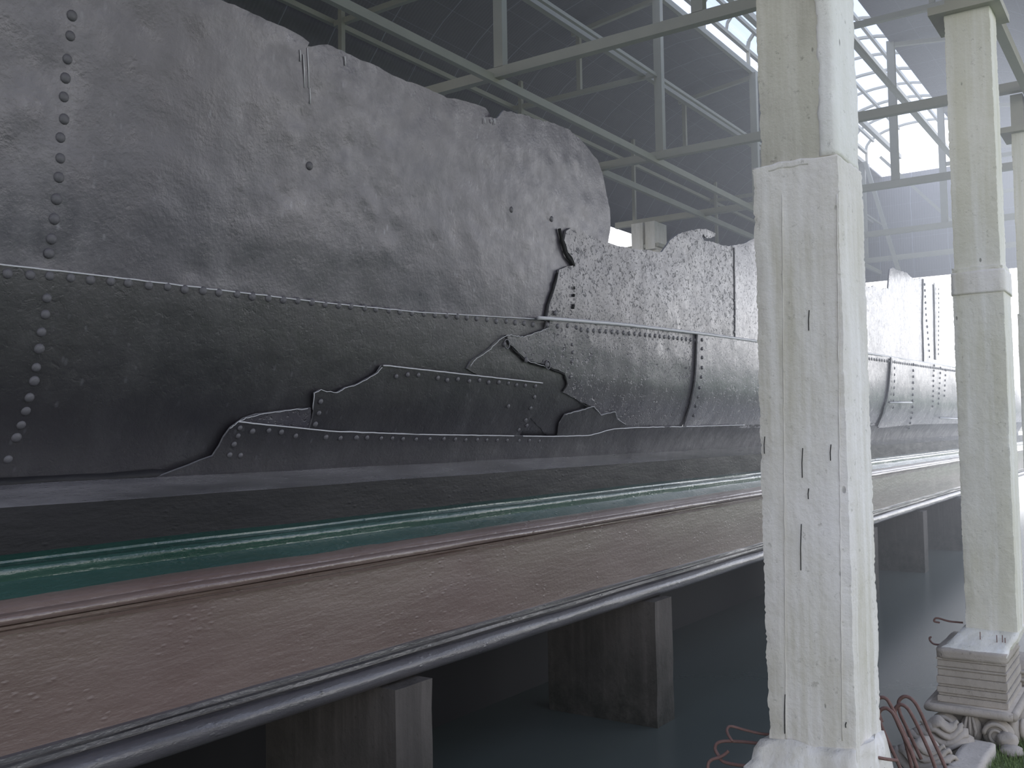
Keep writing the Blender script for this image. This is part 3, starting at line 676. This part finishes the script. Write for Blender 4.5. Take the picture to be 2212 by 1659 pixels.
o = from_bm('footing', haunch((3.42, .955, 3.92, 1.44), (3.53, .975, 3.89, 1.32), .62, .86, 3, .016), M['conc'], p1, True); o['label'] = 'broken lumpy footing'
bm = bmesh.new(); rough_box(bm, (3.50, .96, -.3), (3.9, 1.34, .72), (4, 4, 8), .02, .03, 12); from_bm('foundation', bm, M['pier'], p1, True)
p2 = pillar(6.60, .865, 1.16, .33, .74, (M['conc_far'], M['conc_far']), 'tall greenish grey concrete pillar standing on a layered pedestal', (.012, .012), seed=2)
bm = bmesh.new(); rough_box(bm, (6.594, .859, CZ+.83), (6.935, 1.165, CZ+.97), (10, 10, 10), .005, .012, 44); from_bm('repair_band', bm, M['conc'], p2, True)
bm = bmesh.new(); bm_box(bm, (6.575, .86, CZ+.815), (6.95, 1.15, CZ+.82)); 
p3 = pillar(9.66, .86, 1.17, .33, .2, (M['conc_far'], M['conc_far']), 'pale concrete pillar at the right edge of the photo, behind the second one', (.012, .012), seed=3)
pf = pillar(12.5, 6.05, 6.42, .34, -.2, (M['conc'], M['conc']), 'far cream concrete pillar across the hull, beside the bright opening', (.01, .01), seed=4)
bm = bmesh.new(); bm_box(bm, (12.44, 6.05, CZ+2.60), (12.83, 6.20, ZC-.003)); bm_box(bm, (12.44, 6.24, CZ+2.60), (12.83, 6.42, ZC-.003)); bm_box(bm, (12.5, 6.19, CZ+2.60), (12.83, 6.25, ZC-.003)); from_bm('head_block', bm, M['conc'], pf)
# ------------------------------------------------------------------ pedestal and fragments
ped = empty('layered_pedestal', (6.7, 1.09, .3), 'grooved layered cast stone pedestal block carrying the second pillar', 'pedestal')
X0, X1_, Y0, Y1 = 6.35, 6.93, .90, 1.285
bm = bmesh.new(); z = .35; hs = [.052, .02, .048, .02, .062, .052, .02, .05, .02]
tot = sum(hs); sc = (.615-.35)/tot
for i, h in enumerate(hs):
    h *= sc; e = .0 if i % 2 == 0 else -.006
    bm_box(bm, (X0+e*-1, Y0-e, z+.0015), (X1_, Y1+e, z+h-.0015), .003); z += h
bm_box(bm, (X0+.015, Y0+.015, .35), (X1_-.015, Y1-.015, z))
from_bm('layered_block', bm, M['cast'], ped)
bm = bmesh.new(); rough_box(bm, (X0-.003, Y0-.003, .612), (X1_, Y1+.003, .665), (8, 8, 3), .006, .02, 21)
from_bm('top_course', bm, M['cast'], ped, True)
# sloping cement haunch between block and shaft
bm = haunch((X0+.005, Y0+.005, X1_-.005, Y1-.005), (6.59, .86, 6.94, 1.17), .650, .76, 5, .006)
from_bm('cement_haunch', bm, M['conc_far'], ped, True)
bm = bmesh.new()
for px, py in ((2117, 1365), (2153, 1372), (2165, 1372), (2171, 1378), (2120, 1412)):
    p = onplane(px, py, 0, 6.50); bm_tube(bm, [p, p+Vector((0, 0, -.045))], .0025, 6)
from_bm('wire_stub', bm, M['rust'], ped)
# capital under the block: moulded rim, volutes and leaves
cap = empty('carved_capital', (6.65, 1.09, .1), 'upturned carved stone capital with scrolls and leaves under the layered pedestal', 'capital')
bm = bmesh.new(); 
loop = [(X0-.05, Y0-.03), (X1_+.03, Y0-.03), (X1_+.03, Y1+.045), (X0-.05, Y1+.045)]
pts = []
for i in range(4):
    A = Vector(loop[i]); B = Vector(loop[(i+1) % 4])
    for k in range(10): q = A.lerp(B, k/10); pts.append((q[0], q[1], .325))
pts.append(pts[0]); bm_tube(bm, pts, .026, 10, True); bm_box(bm, (X0-.04, Y0-.02, .312), (X1_+.02, Y1+.035, .349))
from_bm('moulded_rim', bm, M['cast'], cap, True)
bm = bmesh.new(); rough_box(bm, (X0+.03, Y0+.02, -.1), (X1_-.02, Y1-.03, .31), (6, 6, 6), .012, .03, 5); from_bm('bell', bm, M['cast'], cap, True)
def blob(bm, c, rad, seed=0, amp=.12, sub=3):
    r = bmesh.ops.create_icosphere(bm, subdivisions=sub, radius=1)
    for v in r['verts']:
        d = v.co.copy(); k = 1+amp*noise.noise(d*2.2+Vector((seed, 0, 0))); v.co = Vector((d.x*rad[0]*k, d.y*rad[1]*k, d.z*rad[2]*k))+Vector(c)
def spiral(bm, c, r0_, turns, ax=1, w=.012):
    pts = []; k = int(20*turns)
    for i in range(k):
        a = i*2*math.pi/20; r = r0_*(1-.78*i/k)
        pts.append((c[0]-.012*i/k, c[1]+r*math.cos(a), c[2]+r*math.sin(a)) if ax == 0 else (c[0]+r*math.cos(a), c[1]-.012*i/k, c[2]+r*math.sin(a)))
    bm_tube(bm, pts, [w*(1-.5*i/k) for i in range(k)], 6)
for j, yy in enumerate((Y1-.045, Y0+.055)):
    bm = bmesh.new(); blob(bm, (X0-.02, yy, .21), (.05, .085, .09), j, .1); spiral(bm, (X0-.065, yy, .215), .070, 1.7, 0, .015); from_bm('scroll', bm, M['cast'], cap, True)
bm = bmesh.new()
blob(bm, (X0-.01, 1.10, .215), (.045, .06, .088), 3, .1)
for k in (-1, 0, 1): bm_tube(bm, [(X0-.05, 1.10+k*.014, .30), (X0-.062, 1.10+k*.032, .22), (X0-.04, 1.10+k*.014, .14)], [.008, .011, .005], 6)
from_bm('leaf', bm, M['cast'], cap, True)
for j, xx in enumerate((X0+.1, X0+.38)):
    bm = bmesh.new(); blob(bm, (xx, Y0-.01, .215), (.085, .045, .085), j+7, .1); spiral(bm, (xx, Y0-.055, .22), .062, 1.5, 1, .014); from_bm('scroll', bm, M['cast'], cap, True)
# shells / broken pieces in front
def frag(name, c, rad, seed, label, cat, m='cast', ribs=0):
    bm = bmesh.new(); blob(bm, (0, 0, 0), rad, seed, .18)
    o = from_bm(name, bm, M[m], None, True); o.location = c; tag(o, label, cat)
    return o
def bankpt(px, py, z): return onplane(px, py, 2, z)
def leaf_fragment(c, L, W, rz, label, seed):
    t = empty('carved_fragment', c, label, 'stone fragment'); t.rotation_euler[2] = rz
    for lay in range(4):
        bm = bmesh.new(); k = 10; m_ = 8; g = []
        for i in range(k+1):
            u = i/k; row = []
            for j in range(m_+1):
                v = j/m_*2-1
                row.append(bm.verts.new(((u-.5)*L*(1-.16*lay), v*W*math.sin(math.pi*(.12+.88*u)*.95)*(1-.12*lay), .03*lay+.035*(1-v*v)+.02*math.sin(u*9+lay)+.006*noise.noise((u*6, v*4, seed+lay)))))
            g.append(row)
        for i in range(k):
            for j in range(m_): bm.faces.new((g[i][j], g[i+1][j], g[i+1][j+1], g[i][j+1]))
        o = bpy.data.objects.new('leaf', bpy.data.meshes.new('leaf')); bm.to_mesh(o.data); bm.free(); o.data.materials.append(M['cast']); C.objects.link(o); o.parent = t
        for p in o.data.polygons: p.use_smooth = True
        md = o.modifiers.new('s', 'SOLIDIFY'); md.thickness = .02
    return t
leaf_fragment(bankpt(2030, 1600, .20), .36, .13, math.radians(105), 'broken shell-shaped carved leaf fragment lying before the capital', 3)
leaf_fragment(bankpt(2000, 1648, .17), .40, .14, math.radians(70), 'dark hollow carved fragment at the bottom edge beside the bent bars', 8)
# stone blocks of the kerb
def block(p, q, wd, h, z, label, seed):
    a = Vector(p); b = Vector(q); L = (b-a).length; c = (a+b)/2
    bm = bmesh.new(); rough_box(bm, (-L/2, -wd/2, 0), (L/2, wd/2, h), (14, 6, 4), .008, .018, seed)
    o = from_bm('stone_block', bm, M['stone'], None, True); o.location = (c[0], c[1], z); o.rotation_euler[2] = math.atan2(b[1]-a[1], b[0]-a[0]); tag(o, label, 'stone block', 'kerb stones along the bank')
a = bankpt(2122, 1600, .22); b = bankpt(2082, 1655, .22)
d_ = (b-a).normalized(); block(a.xy, (a+d_*.55).xy, .15, .12, .10, 'long pale stone kerb block running toward the bottom edge', 2)
block((a+d_*.57).xy, (a+d_*1.15).xy, .15, .13, .10, 'pale stone kerb block cut by the bottom edge of the photo', 3)
c = bankpt(2195, 1500, .22); block((c-d_*.30).xy, (c+d_*.22).xy, .2, .11, .11, 'pale flat stone block at the right edge behind the pedestal', 5)
frag('stone_lump', bankpt(2176, 1600, .2), (.06, .06, .05), 4, 'rounded stone lump to the right of the capital', 'rock')
frag('stone_lump', bankpt(2185, 1622, .17), (.08, .06, .03), 6, 'low flat stone lump in the grass edge', 'rock')
frag('stone_lump', bankpt(2205, 1580, .19), (.07, .07, .05), 9, 'pale rock at the right edge beside the grass', 'rock')
# drapery-like broken urn behind the pedestal
urn = empty('broken_urn', bankpt(2203, 1450, .35), 'brown folded broken urn at the right edge behind the pedestal', 'urn')
bm = bmesh.new(); blob(bm, urn.location, (.16, .17, .13), 2, .1); from_bm('body', bm, M['cast'], urn, True)
for k, (dy, dz) in enumerate(((0, .02), (0, -.035), (0, .07))):
    bm = bmesh.new(); bm_tube(bm, [Vector(urn.location)+Vector((.17*math.cos(a_), .18*math.sin(a_), dz-.04*abs(math.sin(a_*1.5)))) for a_ in [i*2*math.pi/24 for i in range(25)]], .014, 6, False); from_bm('fold', bm, M['cast'], urn, True)
# ------------------------------------------------------------------ bent reinforcing bars
def bar(pts3, r, label, group=None):
    bm = bmesh.new(); bm_tube(bm, smooth_path(pts3, 7), r, 8); tag(from_bm('bent_rebar', bm, M['rust'], None, True), label, 'rebar', group)
def px3(lst, ax, vals):
    return [onplane(x, y, ax, v) for (x, y), v in zip(lst, vals)]
def lin(a, b, k): return [a+(b-a)*i/(k-1) for i in range(k)]
bar(px3([(1700, 1590), (1646, 1585), (1610, 1577), (1580, 1569), (1571, 1574), (1572, 1585), (1582, 1601)], 0, lin(3.65, 3.5, 7)), .0055, 'thin rusty bar looping left from the first pillar, uppermost')
bar(px3([(1700, 1612), (1640, 1606), (1600, 1602), (1565, 1601), (1549, 1606), (1545, 1618), (1552, 1632), (1562, 1645), (1590, 1652), (1620, 1655)], 0, lin(3.65, 3.5, 10)), .0065, 'rusty bar bent into a hook left of the first pillar, middle one')
bar(px3([(1574, 1622), (1565, 1630), (1554, 1636), (1538, 1641), (1530, 1650), (1531, 1668), (1545, 1690)], 0, lin(3.55, 3.5, 7)), .0065, 'short rusty hooked bar lowest at the left of the first pillar')
bar(px3([(1870, 1632), (1885, 1634), (1910, 1639), (1940, 1643)], 0, lin(3.7, 3.8, 4)), .006, 'straight rusty bar stub at the right foot of the first pillar')
XRB = 4.6
for k, (lst, lb) in enumerate((
    ([(1951, 1675), (1936, 1640), (1918, 1600), (1903, 1565), (1898, 1545), (1903, 1533), (1914, 1530), (1924, 1536), (1931, 1545), (1950, 1585), (1968, 1625), (1985, 1670)], 'rusty hairpin bar of the right cluster, lowest and leftmost'),
    ([(1905, 1560), (1895, 1530), (1894, 1515), (1901, 1507), (1912, 1508), (1921, 1518), (1940, 1556), (1960, 1600), (1975, 1640), (1985, 1672)], 'rusty hairpin bar partly hidden at the back left of the right cluster'),
    ([(1972, 1670), (1955, 1600), (1940, 1565), (1933, 1543), (1936, 1528), (1946, 1522), (1958, 1528), (1970, 1545), (1990, 1585), (2010, 1630), (2025, 1672)], 'rusty hairpin bar in the middle of the right cluster'),
    ([(1990, 1640), (1960, 1575), (1944, 1540), (1941, 1518), (1948, 1507), (1960, 1505), (1975, 1516), (1990, 1542), (2008, 1583), (2030, 1630), (2048, 1672)], 'rusty hairpin bar of the right cluster, tallest and rightmost'))):
    bar(px3(lst, 0, [XRB+.09*k]*len(lst)), .0085, lb, 'hairpin bars right of the first pillar')
bar(px3([(2080, 1345), (2050, 1342), (2024, 1335), (2018, 1342), (2030, 1345)], 0, [6.7]*5), .006, 'thin wire loop sticking out left of the second pillar, upper one')
bar(px3([(2040, 1392), (2020, 1392), (2010, 1385), (2008, 1378), (2012, 1376)], 0, [6.6]*5), .006, 'thin curved bar sticking out left of the pedestal top, lower one')
# grass tufts at the bank
bm = bmesh.new(); rg = random.Random(9)
for _ in range(22000):
    X = rg.uniform(5.0, 9.5); Y = rg.uniform(.1, .98)
    if Y > .985-.03*abs(noise.noise((X*3, 1, 1))) : continue
    z = bank(X, Y); h = rg.uniform(.025, .07); a_ = rg.uniform(0, 6.28); d = Vector((math.cos(a_), math.sin(a_), 0))*.004; ln = Vector((rg.uniform(-.02, .02), rg.uniform(-.02, .02), h))
    p = Vector((X, Y, z-.005)); bm.faces.new([bm.verts.new(p-d), bm.verts.new(p+d), bm.verts.new(p+ln)])
o = from_bm('grass', bm, M['grass']); tag(o, 'green grass growing on the bank at the lower right', 'grass', kind='stuff')

# ------------------------------------------------------------------ glowing volume added for a glare veil (brighter toward the open far end)
HZ = True
if HZ:
    bm = bmesh.new(); bm_box(bm, (-90, -96, -55), (110, 104, 65)); o = from_bm('glare_haze', bm, None); tag(o, 'pale bluish self-lit glare veil added to the hall, brighter toward the far end', 'glare_haze', kind='stuff')
    hm = bpy.data.materials.new('glare_haze'); hm.use_nodes = True; t = hm.node_tree; t.nodes.clear()
    def nd(k, **kw):
        q = t.nodes.new('ShaderNode'+k)
        for a, b in kw.items(): setattr(q, a, b)
        return q
    out = nd('OutputMaterial'); em = nd('Emission'); t.links.new(em.outputs[0], out.inputs['Volume'])
    ge = nd('NewGeometry'); sx_ = nd('SeparateXYZ'); t.links.new(ge.outputs['Position'], sx_.inputs[0])
    def mr(src, a, b, c, d):
        q = nd('MapRange'); q.clamp = True; t.links.new(src, q.inputs[0])
        for i, v in enumerate((a, b, c, d)): q.inputs[i+1].default_value = v
        return q.outputs[0]
    def mu(a, b, op='MULTIPLY'):
        q = nd('Math', operation=op)
        for i, v in enumerate((a, b)):
            if isinstance(v, (int, float)): q.inputs[i].default_value = v
            else: t.links.new(v, q.inputs[i])
        return q.outputs[0]
    X_, Y_, Z_ = sx_.outputs
    e = mu(mr(X_, 3.5, 14, 0, 1), mr(X_, 26, 30, 1, 0))
    e = mu(e, mr(Y_, 1.0, 5.0, 1, .10)); e = mu(e, mr(Y_, -6, -2, 0, 1)); e = mu(e, mu(mr(Z_, 1.0, 3.2, .45, 1.0), mr(Z_, 3.2, 5.2, 1.0, 2.0))); e = mu(e, mr(Z_, 8, 10, 1, 0))
    e = mu(e, .033); t.links.new(e, em.inputs['Strength']); em.inputs['Color'].default_value = (.82, .88, 1, 1)
    o.data.materials.append(hm)
